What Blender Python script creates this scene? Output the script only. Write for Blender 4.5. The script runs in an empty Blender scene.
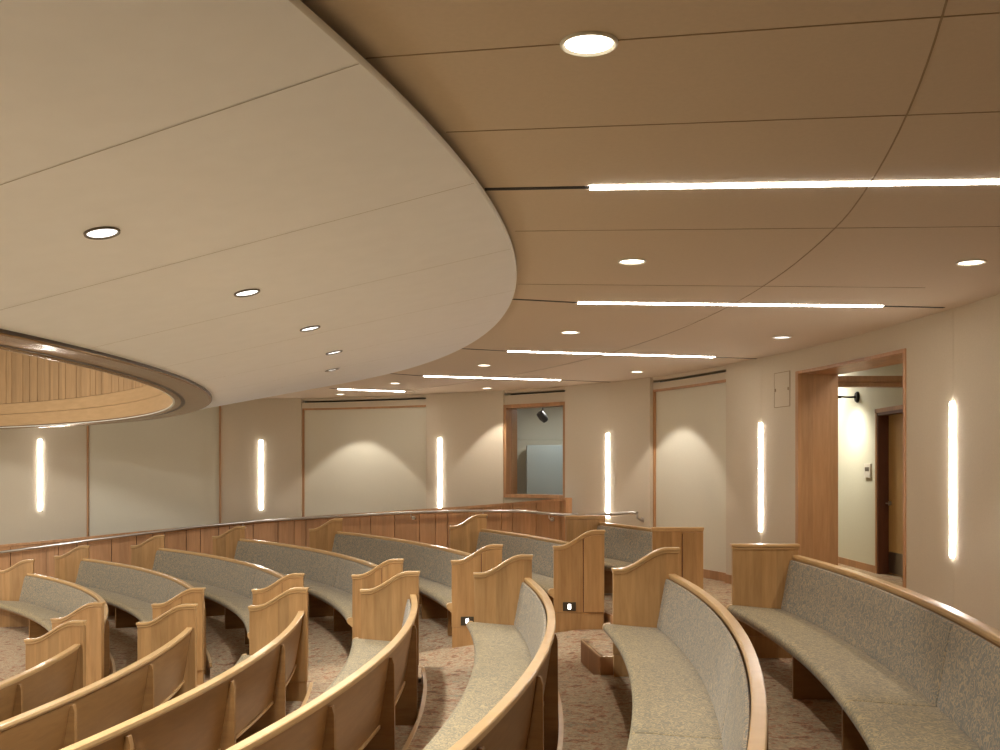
import bpy, math, random
from mathutils import Vector
random.seed(7)
COL = bpy.context.scene.collection
ZC = 2.185                     # eye height above the lowest floor
F = 1050.0; HOR = 471.0
CX, CY = -13.4, 6.6            # centre of the concentric rows
UP = ZC - 1.282                # upper floor level

def P(x, y, d):                # point seen at pixel x,y at distance d along +Y
    return Vector(((x-500)*d/F, d, ZC + (HOR-y)*d/F))
def on_plane(x, y, z):         # z relative to the eye
    d = F*z/(HOR-y)
    return ((x-500)*d/F, d)

# ------------------------------------------------------------------ materials
MATS = {}
def new_mat(name):
    m = bpy.data.materials.new(name); m.use_nodes = True
    nt = m.node_tree; b = nt.nodes['Principled BSDF']
    MATS[name] = m
    return m, nt, b
def srgb(r, g, b):
    f = lambda c: (c/255/12.92) if c/255 <= .04045 else ((c/255+.055)/1.055)**2.4
    return (f(r), f(g), f(b), 1)
def coords(nt, scale=(1, 1, 1)):
    tc = nt.nodes.new('ShaderNodeNewGeometry'); mp = nt.nodes.new('ShaderNodeMapping')
    mp.inputs['Scale'].default_value = scale
    nt.links.new(tc.outputs['Position'], mp.inputs['Vector']); return mp.outputs['Vector']
def noise(nt, vec, scale, detail=3, rough=.5, dist=0):
    n = nt.nodes.new('ShaderNodeTexNoise'); n.inputs['Scale'].default_value = scale
    n.inputs['Detail'].default_value = detail; n.inputs['Roughness'].default_value = rough
    n.inputs['Distortion'].default_value = dist
    nt.links.new(vec, n.inputs['Vector']); return n.outputs['Fac']
def ramp(nt, fac, stops, interp='LINEAR'):
    r = nt.nodes.new('ShaderNodeValToRGB'); cr = r.color_ramp; cr.interpolation = interp
    while len(cr.elements) < len(stops): cr.elements.new(.5)
    for e, (p, c) in zip(cr.elements, stops): e.position = p; e.color = c
    nt.links.new(fac, r.inputs['Fac']); return r.outputs['Color']
def mixc(nt, fac, a, b, mode='MIX'):
    m = nt.nodes.new('ShaderNodeMix'); m.data_type = 'RGBA'; m.blend_type = mode
    for s, v in ((m.inputs['Factor'], fac), (m.inputs['A'], a), (m.inputs['B'], b)):
        if hasattr(v, 'is_linked'): nt.links.new(v, s)
        else: s.default_value = v
    return m.outputs['Result']
def bump(nt, b, h, strength=.2, dist=.01):
    n = nt.nodes.new('ShaderNodeBump'); n.inputs['Strength'].default_value = strength
    n.inputs['Distance'].default_value = dist
    nt.links.new(h, n.inputs['Height']); nt.links.new(n.outputs['Normal'], b.inputs['Normal'])

def wood(name, c0, c1, rough=.38, stretch=(9, 9, .9), staves=True, coat=.0):
    m, nt, b = new_mat(name)
    v = coords(nt, stretch)
    g = noise(nt, v, 3.0, 5, .6, .4)
    col = ramp(nt, g, [(.3, c0), (.7, c1)])
    if staves:
        tc = nt.nodes.new('ShaderNodeNewGeometry')
        sx = nt.nodes.new('ShaderNodeMapping'); sx.inputs['Scale'].default_value = (1, .35, 0)
        nt.links.new(tc.outputs['Position'], sx.inputs['Vector'])
        vo = nt.nodes.new('ShaderNodeTexVoronoi'); vo.feature = 'F1'; vo.inputs['Scale'].default_value = 11
        nt.links.new(sx.outputs['Vector'], vo.inputs['Vector'])
        bw = nt.nodes.new('ShaderNodeRGBToBW'); nt.links.new(vo.outputs['Color'], bw.inputs['Color'])
        tint = ramp(nt, bw.outputs['Val'], [(.2, (.80, .80, .80, 1)), (.8, (1, 1, 1, 1))])
        col = mixc(nt, 1.0, col, tint, 'MULTIPLY')
    nt.links.new(col, b.inputs['Base Color'])
    b.inputs['Roughness'].default_value = rough
    if coat: b.inputs['Coat Weight'].default_value = coat; b.inputs['Coat Roughness'].default_value = .15
    return m
wood('maple', srgb(170, 127, 77), srgb(194, 151, 98))
wood('maple_rail', srgb(190, 150, 98), srgb(206, 168, 116), .3, (2, 2, 12), False, .25)
wood('maple_back', srgb(132, 93, 52), srgb(150, 110, 64), .36, (1.2, 1.2, 10), False)
wood('beech', srgb(176, 128, 84), srgb(194, 146, 100), .45)
wood('slat_wood', srgb(166, 130, 90), srgb(182, 146, 104), .45)
wood('slat_band', srgb(172, 138, 96), srgb(186, 150, 108), .4, (1, 1, 8), False)
wood('dark_jamb', srgb(96, 56, 36), srgb(112, 68, 44), .4, (9, 9, .9), False)
wood('door_wood', srgb(186, 150, 96), srgb(198, 162, 108), .4, (12, 12, .6), False)

def plain(name, c, rough=.6, metal=0, nz=.05, nscale=40):
    m, nt, b = new_mat(name)
    v = coords(nt); n = noise(nt, v, nscale, 3)
    lo = tuple(x*(1-nz) for x in c[:3])+(1,); hi = tuple(min(1, x*(1+nz)) for x in c[:3])+(1,)
    nt.links.new(ramp(nt, n, [(.3, lo), (.7, hi)]), b.inputs['Base Color'])
    b.inputs['Roughness'].default_value = rough; b.inputs['Metallic'].default_value = metal
    return m
plain('taupe_fabric', srgb(205, 191, 167), .85, 0, .04, 120)
plain('pale_fabric', srgb(214, 206, 184), .85, 0, .03, 120)
plain('ceiling_tan', srgb(208, 189, 165), .85, 0, .02, 60)
plain('cloud_white', srgb(238, 237, 240), .7, 0, .015, 8)
plain('cloud_edge', srgb(232, 228, 218), .5, 0, .01)
plain('seam_dark', srgb(156, 134, 106), .9)
plain('seam_soft', srgb(178, 170, 158), .9)
plain('slot_black', srgb(34, 30, 26), .8)
plain('bronze', srgb(164, 134, 98), .24, .85, .02)
plain('bronze_dark', srgb(70, 54, 40), .35, .6, .02)
plain('steel', srgb(196, 190, 182), .28, .95, .02)
plain('plate_dark', srgb(80, 72, 58), .45, .5)
plain('trim_white', srgb(225, 220, 205), .4)
plain('trim_grey', srgb(110, 100, 88), .4, .3)
plain('corridor_wall', srgb(214, 212, 190), .8, 0, .02)
plain('corridor_ceiling', srgb(206, 194, 180), .8, 0, .02)
plain('blue_grey', srgb(140, 150, 150), .6, 0, .02)
plain('black_metal', srgb(30, 28, 26), .4, .5)
plain('booth_wall', srgb(178, 174, 158), .8, 0, .02)
plain('kick_plate', srgb(120, 112, 100), .3, .9)

def emit(name, c, s):
    m, nt, b = new_mat(name)
    b.inputs['Base Color'].default_value = (0.8, .8, .8, 1)
    b.inputs['Emission Color'].default_value = c; b.inputs['Emission Strength'].default_value = s
    return m
WARM = (1, .955, .90, 1)
emit('strip_glow', (1, .95, .89, 1), 22.0)
emit('slot_glow', (1, .95, .89, 1), 17.0)
emit('can_glow', (1, .90, .72, 1), 5.0)
emit('can_cool', (1, .98, .94, 1), 1.3)
emit('step_glow', (1, .93, .84, 1), 6.0)

def fabric(name, base, worm, alt):
    m, nt, b = new_mat(name)
    v = coords(nt)
    n1 = noise(nt, v, 27, .5, .4, 1.2)
    mt = nt.nodes.new('ShaderNodeMath'); mt.operation = 'PINGPONG'; mt.inputs[1].default_value = .11
    nt.links.new(n1, mt.inputs[0])
    mr = nt.nodes.new('ShaderNodeMapRange'); mr.inputs['From Min'].default_value = .036; mr.inputs['From Max'].default_value = .052
    nt.links.new(mt.outputs[0], mr.inputs['Value'])
    wv = noise(nt, v, 260, 2)
    bc = mixc(nt, wv, base, alt)
    col = mixc(nt, mr.outputs['Result'], worm, bc)
    nt.links.new(col, b.inputs['Base Color'])
    b.inputs['Roughness'].default_value = .7
    b.inputs['Sheen Weight'].default_value = .15
    bump(nt, b, mr.outputs['Result'], .25, .003)
fabric('seat_fabric', srgb(132, 117, 82), srgb(166, 143, 98), srgb(104, 92, 66))
fabric('back_fabric', srgb(118, 113, 96), srgb(162, 139, 104), srgb(95, 91, 79))

m, nt, b = new_mat('carpet')
v = coords(nt, (1, 1, 1))
n1 = noise(nt, v, 8.0, 7, .75, .2)
c1 = ramp(nt, n1, [(.38, srgb(128, 98, 72)), (.45, srgb(182, 134, 98)), (.49, srgb(172, 162, 132)), (.53, srgb(192, 164, 126)), (.57, srgb(160, 118, 88)), (.62, srgb(158, 150, 122))])
n2 = noise(nt, v, 46, 4, .7)
c2 = ramp(nt, n2, [(.38, (.55, .53, .50, 1)), (.6, (1.0, 1, 1, 1))])
nt.links.new(mixc(nt, .75, c1, c2, 'MULTIPLY'), b.inputs['Base Color'])
b.inputs['Roughness'].default_value = .95
bump(nt, b, n2, .5, .01)

m, nt, b = new_mat('glass')
b.inputs['Base Color'].default_value = (.9, .95, .95, 1); b.inputs['Roughness'].default_value = .02
b.inputs['Transmission Weight'].default_value = 1; b.inputs['IOR'].default_value = 1.45

# ------------------------------------------------------------------ mesh builder
class MB:
    def __init__(s): s.v = []; s.f = []; s.m = []
    def quad(s, pts, mi=0):
        i = len(s.v); s.v += [tuple(p) for p in pts]; s.f.append(tuple(range(i, i+len(pts)))); s.m.append(mi)
    def prism(s, poly, off, mi=0):
        """poly = list of 3D points, off = extrusion vector"""
        n = len(poly); i = len(s.v); off = Vector(off)
        s.v += [tuple(p) for p in poly] + [tuple(Vector(p)+off) for p in poly]
        s.f.append(tuple(range(i+n-1, i-1, -1))); s.f.append(tuple(range(i+n, i+2*n)))
        for k in range(n):
            j = (k+1) % n; s.f.append((i+k, i+j, i+n+j, i+n+k))
        s.m += [mi]*(n+2)
    def box(s, c, ax, mi=0):
        """c corner, ax three edge vectors"""
        c = Vector(c); a, b_, d = map(Vector, ax)
        s.prism([c, c+a, c+a+b_, c+b_], d, mi)
    def grid(s, rows, mi=0, closed=False, caps=False):
        n = len(rows[0]); i = len(s.v)
        for r in rows: s.v += [tuple(p) for p in r]
        for a in range(len(rows)-1):
            for k in range(n if closed else n-1):
                j = (k+1) % n
                s.f.append((i+a*n+k, i+a*n+j, i+(a+1)*n+j, i+(a+1)*n+k)); s.m.append(mi)
        if caps:
            s.f.append(tuple(i+k for k in range(n-1, -1, -1))); s.m.append(mi)
            e = i+(len(rows)-1)*n; s.f.append(tuple(e+k for k in range(n))); s.m.append(mi)
    def tube(s, pts, r, n=10, mi=0):
        rows = []; pts = [Vector(p) for p in pts]
        for k, p in enumerate(pts):
            t = (pts[min(k+1, len(pts)-1)]-pts[max(k-1, 0)]).normalized()
            a = t.cross(Vector((0, 0, 1)))
            if a.length < .01: a = Vector((1, 0, 0))
            a.normalize(); b_ = t.cross(a)
            rows.append([p+a*math.cos(q*2*math.pi/n)*r+b_*math.sin(q*2*math.pi/n)*r for q in range(n)])
        s.grid(rows, mi, True, True)
    def lathe(s, c, prof, n=28, mi=0, ax=None):
        c = Vector(c); rows = []
        ax = Vector(ax).normalized() if ax is not None else Vector((0, 0, 1))
        a = ax.orthogonal().normalized(); b_ = ax.cross(a)
        for r, z in prof:
            rows.append([c+ax*z+a*r*math.cos(q*2*math.pi/n)+b_*r*math.sin(q*2*math.pi/n) for q in range(n)])
        s.grid(rows, mi, True, True)
    def build(s, name, mats, parent=None, smooth=30, bevel=0):
        me = bpy.data.meshes.new(name); me.from_pydata(s.v, [], s.f)
        if isinstance(mats, str): mats = [mats]
        for m_ in mats: me.materials.append(MATS[m_])
        for p, k in zip(me.polygons, s.m): p.material_index = k
        import bmesh
        bm = bmesh.new(); bm.from_mesh(me)
        bmesh.ops.remove_doubles(bm, verts=bm.verts, dist=1e-5)
        bmesh.ops.recalc_face_normals(bm, faces=bm.faces)
        if smooth:
            for f_ in bm.faces: f_.smooth = True
            for e in bm.edges:
                if len(e.link_faces) != 2 or e.calc_face_angle(0) > math.radians(smooth): e.smooth = False
        bm.to_mesh(me); bm.free()
        o = bpy.data.objects.new(name, me); COL.objects.link(o)
        if bevel:
            md = o.modifiers.new('bevel', 'BEVEL'); md.width = bevel; md.segments = 2; md.limit_method = 'ANGLE'
        if parent: 
            o.parent = parent; o.matrix_parent_inverse = parent.matrix_world.inverted()
        return o
def tag(o, label=None, cat=None, group=None, kind=None):
    if label: o['label'] = label
    if cat: o['category'] = cat
    if group: o['group'] = group
    if kind: o['kind'] = kind
    return o
def empty(name, loc, label, cat, group=None):
    e = bpy.data.objects.new(name, None); e.empty_display_size = .1
    e.location = loc; COL.objects.link(e)
    e.matrix_world.translation = Vector(loc)
    return tag(e, label, cat, group)
def struct(o): o['kind'] = 'structure'; return o

# ------------------------------------------------------------------ rows geometry
KEYS = 'ABCDEFG'
def row(k):
    i = KEYS.index(k)-2
    R = 13.709-.865*i+(.026 if i < 0 else 0)
    return i, R, ZC-1.54-.129*i                # index, rail radius, tier floor (world z)
class Line:                                    # pew end line in plan
    def __init__(s, x, y, phi): s.p = (x, y); s.d = (math.cos(phi), math.sin(phi))
    def at(s, r):
        px, py = s.p[0]-CX, s.p[1]-CY; b_ = px*s.d[0]+py*s.d[1]; c = px*px+py*py-r*r
        t = -b_+math.sqrt(b_*b_-c); return (px+t*s.d[0], py+t*s.d[1])
    def th(s, r):
        x, y = s.at(r); return math.atan2(y, x)
    def pt(s, r):
        x, y = s.at(r); return Vector((CX+x, CY+y, 0))
    def shift(s, dn):
        n = (-s.d[1], s.d[0])
        l = Line(s.p[0]+n[0]*dn, s.p[1]+n[1]*dn, 0); l.d = s.d; return l
def pol(r, th, z=0): return Vector((CX+r*math.cos(th), CY+r*math.sin(th), z))
def sweep(mb, prof, R, zf, LA, LB, s0=0., s1=1., n=None, mi=0):
    """prof (u,z); LA is the low-angle end line, LB the high-angle one"""
    ta, tb = LA.th(R), LB.th(R)
    if n is None: n = max(2, int(abs(tb-ta)*(s1-s0)*R/.12))
    rows = []
    for k in range(n+1):
        s = s0+(s1-s0)*k/n; r_ = []
        for u, z in prof:
            a, b_ = LA.th(R+u), LB.th(R+u)
            r_.append(pol(R+u, a+(b_-a)*s, zf+z))
        rows.append(r_)
    mb.grid(rows, mi, True, True)

RAIL = [(-.047, .686), (-.047, .702), (-.043, .706), (-.004, .706), (0, .702), (0, .686), (-.004, .683), (-.009, .682), (-.009, .672), (-.040, .672), (-.040, .683), (-.044, .683)]
BOARD = [(-.036, .670), (-.012, .670), (-.028, .55), (-.052, .40), (-.072, .285), (-.094, .285), (-.074, .40), (-.05, .55)]
BACKC = [(-.050, .667), (-.054, .672), (-.066, .668), (-.080, .62), (-.098, .52), (-.116, .42), (-.130, .35), (-.128, .335), (-.1, .33), (-.085, .40), (-.062, .52)]
SEATC = [(-.115, .33), (-.125, .337), (-.2, .342), (-.32, .352), (-.42, .362), (-.465, .364), (-.485, .357), (-.494, .342), (-.494, .325), (-.484, .308), (-.46, .298), (-.3, .288), (-.115, .28)]
SEATB = [(-.118, .279), (-.3, .287), (-.455, .296), (-.455, .281), (-.3, .270), (-.118, .262)]
CAPN = [(-.446, .364), (-.465, .364), (-.485, .357), (-.495, .342), (-.495, .325), (-.486, .307), (-.47, .297), (-.458, .282), (-.446, .280)]
FIN = [(-.40, 0), (-.40, .262), (-.12, .255), (-.1, .285), (-.075, .285), (-.053, .40), (-.029, .55), (-.014, .655), (.002, .655), (.012, .62), (.016, 0)]

def panel_poly(flat, W0=-.434, W1=.016, zb=.15):
    top = []
    if flat: top = [(W1, .765), (W0, .765)]
    else:
        for k in range(17):
            t = 1-k/16; s = min(1, max(0, (t-.10)/.72)); s = s*s*(3-2*s)
            top.append((W0+(W1-W0)*t, .727+.142*s))
    return top
def end_panel(parent, R, zf, L, side, flat, front_face, drop, light=False, label=None, sh=0):
    """L: line of the face that looks into the pew; panel lies on the other side (side=+1 -> +normal)"""
    T = .045
    n = Vector((-L.d[1], L.d[0], 0))*side
    d = Vector((L.d[0], L.d[1], 0))
    base = L.pt(R)+d*sh; Z = lambda z: Vector((0, 0, zf+z))
    top = panel_poly(flat)
    mb = MB()
    poly = [base+d*u+Z(z) for u, z in top]+[base+d*(-.434)+Z(.15), base+d*.016+Z(.15)]
    mb.prism(poly, n*T)
    pn = mb.build('end_panel', 'maple', parent, bevel=.002)
    if label: pn['label'] = label
    # cap moulding
    mb = MB()
    def strip(zl, zh, e, e2):
        p = []
        tt = [(u+(e2 if k == 0 else 0)-(e2 if k == len(top)-1 else 0), z) for k, (u, z) in enumerate(top)]
        q = [base+d*u+Z(z+zh)-n*e for u, z in tt]; w = [base+d*u+Z(z+zl)-n*e for u, z in tt]
        off = n*(T+2*e); rows = []
        for k in range(len(tt)): rows.append([q[k], q[k]+off, w[k]+off, w[k]])
        mb.grid(rows, 0, True, True)
    strip(-.004, .016, .013, .008); strip(-.022, -.004, .006, .003)
    mb.build('cap_moulding', 'maple_rail', pn, bevel=.003)
    # plinth
    mb = MB()
    c = base+d*(-.430)+Z(-drop)+n*.004
    mb.box(c, (d*.442, n*(T-.008), Vector((0, 0, .148+drop))))
    mb.build('plinth', 'maple', pn, bevel=.002)
    # rear stile standing proud of the aisle face
    if front_face:
        mb = MB()
        poly = []
        st = [(u, z-.03) for u, z in top if u > -.165]
        st = st+[(-.165, st[-1][1]-.004)] if not flat else [(.014, .735), (-.165, .735)]
        poly = [base+d*u+Z(z)+n*T for u, z in st]+[base+d*(-.165)+Z(.155)+n*T, base+d*.014+Z(.155)+n*T]
        mb.prism(poly, n*.018)
        mb.box(base+d*(-.173)+Z(.155)+n*T, (d*.008, n*.0015, Vector((0, 0, st[-1][1]-.16 if not flat else .57))), 1)
        mb.build('stile', ['maple', 'dark_jamb'], pn)
        if light:
            mb = MB(); c = base+d*(-.352)+Z(.165)+n*(T)
            mb.box(c, (d*.115, n*.006, Vector((0, 0, .078))), 0)
            mb.box(c+d*.046+n*.006+Vector((0, 0, .018)), (d*.024, n*.003, Vector((0, 0, .042))), 1)
            q = mb.build('step_light', ['plate_dark', 'step_glow'], pn); q['label'] = 'dark plate step light with small glowing lens'
    return pn

def pew(k, near, LA, LB, joints, label, light=False, back_fin=None):
    i, R, zf = row(k); flat = (k == 'A')
    if near: R += {'C': .022, 'B': .015}.get(k, 0)
    mid = pol(R-.25, (LA.th(R)+LB.th(R))/2, zf)
    root = empty('curved_pew', mid, label, 'bench', 'curved pews before the aisle' if near else 'curved pews beyond the aisle')
    mb = MB(); sweep(mb, RAIL, R, zf, LA, LB); mb.build('top_rail', 'maple_rail', root, 25)
    mb = MB(); sweep(mb, BOARD, R, zf, LA, LB); mb.build('back_board', 'maple_back', root, 50)
    mb = MB(); sweep(mb, SEATB, R, zf, LA, LB); mb.build('seat_board', 'maple_back', root, 50)
    # lip along the lower edge of the back board
    mb = MB(); sweep(mb, [(-.070, .272), (-.062, .272), (-.062, .290), (-.070, .290)], R, zf, LA, LB); mb.build('back_edge_strip', 'maple_rail', root)
    js = [0]+joints+[1]; L = abs(LB.th(R)-LA.th(R))*R; g = .0025/L
    for a, b_ in zip(js[:-1], js[1:]):
        for nm, pr, mt in (('seat_cushion', SEATC, 'seat_fabric'), ('back_cushion', BACKC, 'back_fabric')):
            mb = MB(); e = .012/L
            n = max(3, int((b_-a)*L/.12)); rows = []
            cu = sum(p[0] for p in pr)/len(pr); cz = sum(p[1] for p in pr)/len(pr)
            ss = [a+g, a+g+e*.35, a+g+e]+[a+g+e+(b_-a-2*g-2*e)*q/n for q in range(1, n)]+[b_-g-e, b_-g-e*.35, b_-g]
            sc = [.90, .97, 1]+[1]*(n-1)+[1, .97, .90]
            th_ = [(LA.th(R+u), LB.th(R+u)) for u, z in pr]
            for s, q in zip(ss, sc):
                rr = []
                for (u, z), (ta, tb) in zip(pr, th_):
                    # shrink only across the thin direction at the very ends
                    if nm == 'seat_cushion': uu, zz = u, .31+(z-.31)*q
                    else: uu, zz = -.062+(u+.062)*q if u < -.062 else u, z
                    rr.append(pol(R+uu, ta+(tb-ta)*s, zf+zz))
                rows.append(rr)
            mb.grid(rows, 0, True, True); mb.build(nm, mt, root, 50)
    # supports
    th0, th1 = LA.th(R), LB.th(R)
    nf = max(1, round(L/1.18)-(0 if near else 0))
    for q in range(1, nf+1):
        th = (th1-(1.30+(q-1)*1.19)/R) if near else (th0+(.55+(q-1)*1.19)/R)
        if th < th0+.35/R or th > th1-.35/R: continue
        e_r = Vector((math.cos(th), math.sin(th), 0)); e_t = Vector((-math.sin(th), math.cos(th), 0))
        mb = MB(); mb.prism([pol(R+u, th, zf+z)-e_t*.016 for u, z in FIN], e_t*.032)
        mb.build('support', 'maple_back', root, bevel=.002)
    # ends
    dA = .11; 
    end_panel(root, R, zf, LA, -1, flat, not near, dA, light, sh=0 if near else -.018)
    end_panel(root, R, zf, LB, +1, flat, near, dA, sh={'A': -.022, 'B': .008, 'C': -.004}.get(k, .004) if near else .006)
    for Lx, sd in ((LA, -1), (LB, 1)):
        mb = MB(); L2 = Lx.shift(sd*.046)
        a, b_ = (L2, Lx) if sd < 0 else (Lx, L2)
        sweep(mb, CAPN, R, zf, a, b_, n=1); mb.build('seat_end_cap', 'maple_rail', root, 50)
    return root

NEAR_Y = {'A': 7.2, 'B': 7.2}
LBL_N = {
 'A': 'upholstered pew on the top level nearest the doorway wall, flat-topped end',
 'B': 'upholstered pew standing beside the small wooden step box, curved-top end',
 'C': 'upholstered pew whose whole green seat runs towards the viewer, left of the step box',
 'D': 'pew seen from behind, fourth wooden back from the left bottom corner, seat partly showing',
 'E': 'pew seen from behind, third wooden back from the left bottom corner',
 'F': 'pew seen from behind, second wooden back from the left bottom corner',
 'G': 'pew seen from behind, lowest wooden back in the left bottom corner'}
for k in KEYS:
    i, R, zf = row(k)
    ye = NEAR_Y.get(k, 8.2)
    LB = Line(CX+R, ye, 0); LA = Line(CX+R, -.7, 0)
    L = (LB.th(R)-LA.th(R))*R
    jo = {'A': [1-3.0/L*1, 1-6.0/L], 'B': [1-3.0/L, 1-6.0/L]}.get(k, [1-6.3/L])
    pew(k, True, LA, LB, sorted(j for j in jo if 0.05 < j < .95), LBL_N[k])
FAR = {'A': (1.12, 11.8), 'B': (-.22, 12.8), 'C': (-2.24, 14.5), 'D': (-3.6, 14.98), 'E': (-4.74, 14.95), 'F': (-5.71, 14.70), 'G': (-6.04, 13.92)}
LBL_F = {
 'A': 'short upholstered pew beyond the aisle beside the wall handrail, flat-topped ends',
 'B': 'pew beyond the aisle with a step-lit end, directly left of the short flat-ended pew',
 'C': 'long pew beyond the aisle, third counting from the wall handrail end',
 'D': 'upholstered pew beyond the aisle, third pew from the left of those with one back seam, fourth from the wall handrail end',
 'E': 'upholstered pew beyond the aisle, fifth one counting from the wall handrail end',
 'F': 'upholstered pew beyond the aisle, second one from the left edge',
 'G': 'lowest upholstered pew beyond the aisle, at the left edge with a strongly curved back'}
LBL_F['D'] = 'upholstered pew beyond the aisle, fourth one counting from the wall handrail end'
for k in KEYS:
    i, R, zf = row(k)
    LA = Line(CX+R, 9.395, 0); LB = Line(FAR[k][0], FAR[k][1], math.radians(10))
    L = (LB.th(R)-LA.th(R))*R
    jo = [2.8/L] if k in 'DEFG' else []
    pew(k, False, LA, LB, jo, LBL_F[k], light=(k in 'BC'))

# ------------------------------------------------------------------ floors
def arc_floor(mb, r0, r1, y0, y1, z, ny=80, mi=0, nr=1):
    """area between radii r0,r1 and depth y0..y1 (z may be a function of r)"""
    rows = []
    for k in range(ny+1):
        y = y0+(y1-y0)*k/ny; rr = []
        for q in range(nr+1):
            r = r0+(r1-r0)*q/nr; dy = y-CY
            rr.append(Vector((CX+math.sqrt(max(0, r*r-dy*dy)), y, z(r) if callable(z) else z)))
        rows.append(rr)
    mb.grid(rows, mi)
def arc_wall(mb, r, y0, y1, z0, z1, mi=0, ny=80):
    rows = []
    for k in range(ny+1):
        y = y0+(y1-y0)*k/ny; x = CX+math.sqrt(max(0, r*r-(y-CY)**2))
        rows.append([Vector((x, y, z0)), Vector((x, y, z1))])
    mb.grid(rows, mi)
YB, YT = -4.2, 19.5
zl = 0.0
fl = MB()
def sect(r0, r1, ya, yb, z):  # clip to circle
    lim = r0*.999
    arc_floor(fl, r0, r1, max(ya, CY-lim), min(yb, CY+lim), z)
def aisle_z(r):
    return ZC-1.411-.129/.865*max(0, 14.37-r) if r > 9.7 else ZC-1.411-.129/.865*(14.37-9.7)
def blend(r0, r1, ya, yb, z):          # carpet easing from the sloped aisle to the level tier
    rows = []
    for k in range(9):
        t = k/8; y = ya+(yb-ya)*t; e = t*t*(3-2*t)
        rows.append([Vector((CX+math.sqrt(r*r-(y-CY)**2), y, aisle_z(r)*(1-e)+z*e)) for r in [r0+(r1-r0)*q/6 for q in range(7)]])
    fl.grid(rows, 0)
# near and far tiers
for k in 'BCDEFG':
    i, R, zf = row(k); Rn = row(KEYS[KEYS.index(k)+1])[1] if k != 'G' else R-2.0
    r0, r1 = Rn+.046, R+.046
    if k == 'B': r0 = row('C')[1]+.046
    ye = 7.27 if k == 'B' else 8.27
    sect(r0, r1, YB, ye, zf); sect(r0, r1, 10.25, YT, zf)
    blend(r0, r1, 9.35, 10.25, zf)
    zlow = zf-.129
    if k != 'G':
        arc_wall(fl, r0, max(YB, CY-r0*.999), 8.27 if k != 'B' else 7.27, zlow-.05, zf, 1)
        arc_wall(fl, r0, 9.6, min(YT, CY+r0*.999), zlow-.05, zf, 1)
    else:
        arc_wall(fl, r0, CY-r0*.999, 8.27, 0, zf, 1); arc_wall(fl, r0, 9.35, CY+r0*.999, 0, zf, 1)
# tier end cheeks along the aisle
RA = row('B')[1]+.046; RI = row('G')[1]-2.0+.046
arc_floor(fl, row('C')[1]+.046, RA, 7.27, 9.35, aisle_z, 12, 0, 6)
arc_floor(fl, RI-.3, row('C')[1]+.046, 8.27, 9.35, aisle_z, 8, 0, 30)
arc_wall(fl, RI-.3, 8.27, 9.35, 0, aisle_z(RI-.3), 0, 10)
arc_wall(fl, RA, YB, YT, aisle_z(RA)-.06, UP, 1, 90)
# side cheeks
for k in 'BCDEFG':
    i, R, zf = row(k)
    for yy in ((7.27 if k == 'B' else 8.27),):
        xa = CX+math.sqrt((R+.046)**2-(yy-CY)**2); xb = CX+math.sqrt((R-.819)**2-(yy-CY)**2)
        fl.quad([(xa, yy, zf), (xb, yy, zf), (xb, yy, zf-.2), (xa, yy, zf-.2)], 0)
xa = CX+math.sqrt(RA**2-(7.27-CY)**2)-.9
# upper level
rows = []
for k in range(121):
    y = YB+(YT-YB)*k/120; lim = max(0, RA*RA-(y-CY)**2)
    rows.append([Vector((CX+math.sqrt(lim), y, UP)), Vector((7.5, y, UP))])
fl.grid(rows, 0)
fl.grid([[Vector((CX-.6, YB, 0)), Vector((7.5, YB, 0))], [Vector((CX-.6, YT, 0)), Vector((7.5, YT, 0))]], 0)
struct(fl.build('floor', ['carpet', 'beech'], None, 20))
# wooden nosings behind each pew
tn = [0]
def trim(mb, mats, bevel=0, smooth=30):
    tn[0] += 1
    return struct(mb.build('trim_%d' % tn[0], mats, None, smooth, bevel))
for k in 'BCDEFG':
    i, R, zf = row(k); zn = row(KEYS[KEYS.index(k)-1])[2]; r = R+.046
    for ya, yb in ((YB+.3, 7.27 if k == 'B' else 8.27), (9.8, 15.2)):
        ya = max(ya, CY-r*.97); yb = min(yb, CY+r*.97)
        rows = []
        for q in range(61):
            y = ya+(yb-ya)*q/60; th = math.asin((y-CY)/r)
            rows.append([pol(r+u, th, zn+z) for u, z in ((-.006, -.035), (-.006, .004), (.020, .004), (.020, -.035))])
        mb = MB(); mb.grid(rows, 0, True, True); trim(mb, 'maple_rail')
rows = []
for q in range(15):
    y = 7.3+(9.75-7.3)*q/14; th = math.asin((y-CY)/RA)
    rows.append([pol(RA+u, th, UP+z) for u, z in ((-.006, -.03), (-.006, .003), (.018, .003), (.018, -.03))])
mb = MB(); mb.grid(rows, 0, True, True); trim(mb, 'beech')

# step box in the aisle
r_ = empty('step_box', (.9, 7.6, ZC-1.42), 'low wooden step box with a carpeted top in the aisle', 'step')
zt = UP-.002; zb_ = ZC-1.50
cor = [Vector((.615, 8.0, zb_)), Vector((.690, 7.26, zb_)), Vector((1.215, 7.26, zb_)), Vector((1.165, 8.0, zb_))]
mb = MB(); mb.prism([c+Vector((0, 0, 0)) for c in cor], (0, 0, zt-zb_-.012)); mb.build('riser', 'beech', r_, bevel=.003)
mb = MB()
cc = sum(cor, Vector())/4
def lerp(a, b_, t): return a+(b_-a)*t
inn = [Vector((c.x*.955+cc.x*.045, c.y*.97+cc.y*.03, 0)) for c in cor]
mb.prism([Vector((c.x, c.y, zt-.012)) for c in inn], (0, 0, .010)); mb.build('carpet_top', 'carpet', r_)
mb = MB()
for a, b_, a2, b2 in ((cor[0], cor[1], inn[0], inn[1]), (cor[1], cor[2], inn[1], inn[2]), (cor[3], cor[0], inn[3], inn[0])):
    mb.prism([Vector((p.x, p.y, zt-.013)) for p in (a, b_, b2, a2)], (0, 0, .013))
mb.build('nosing', 'maple_rail', r_, bevel=.002)

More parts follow.
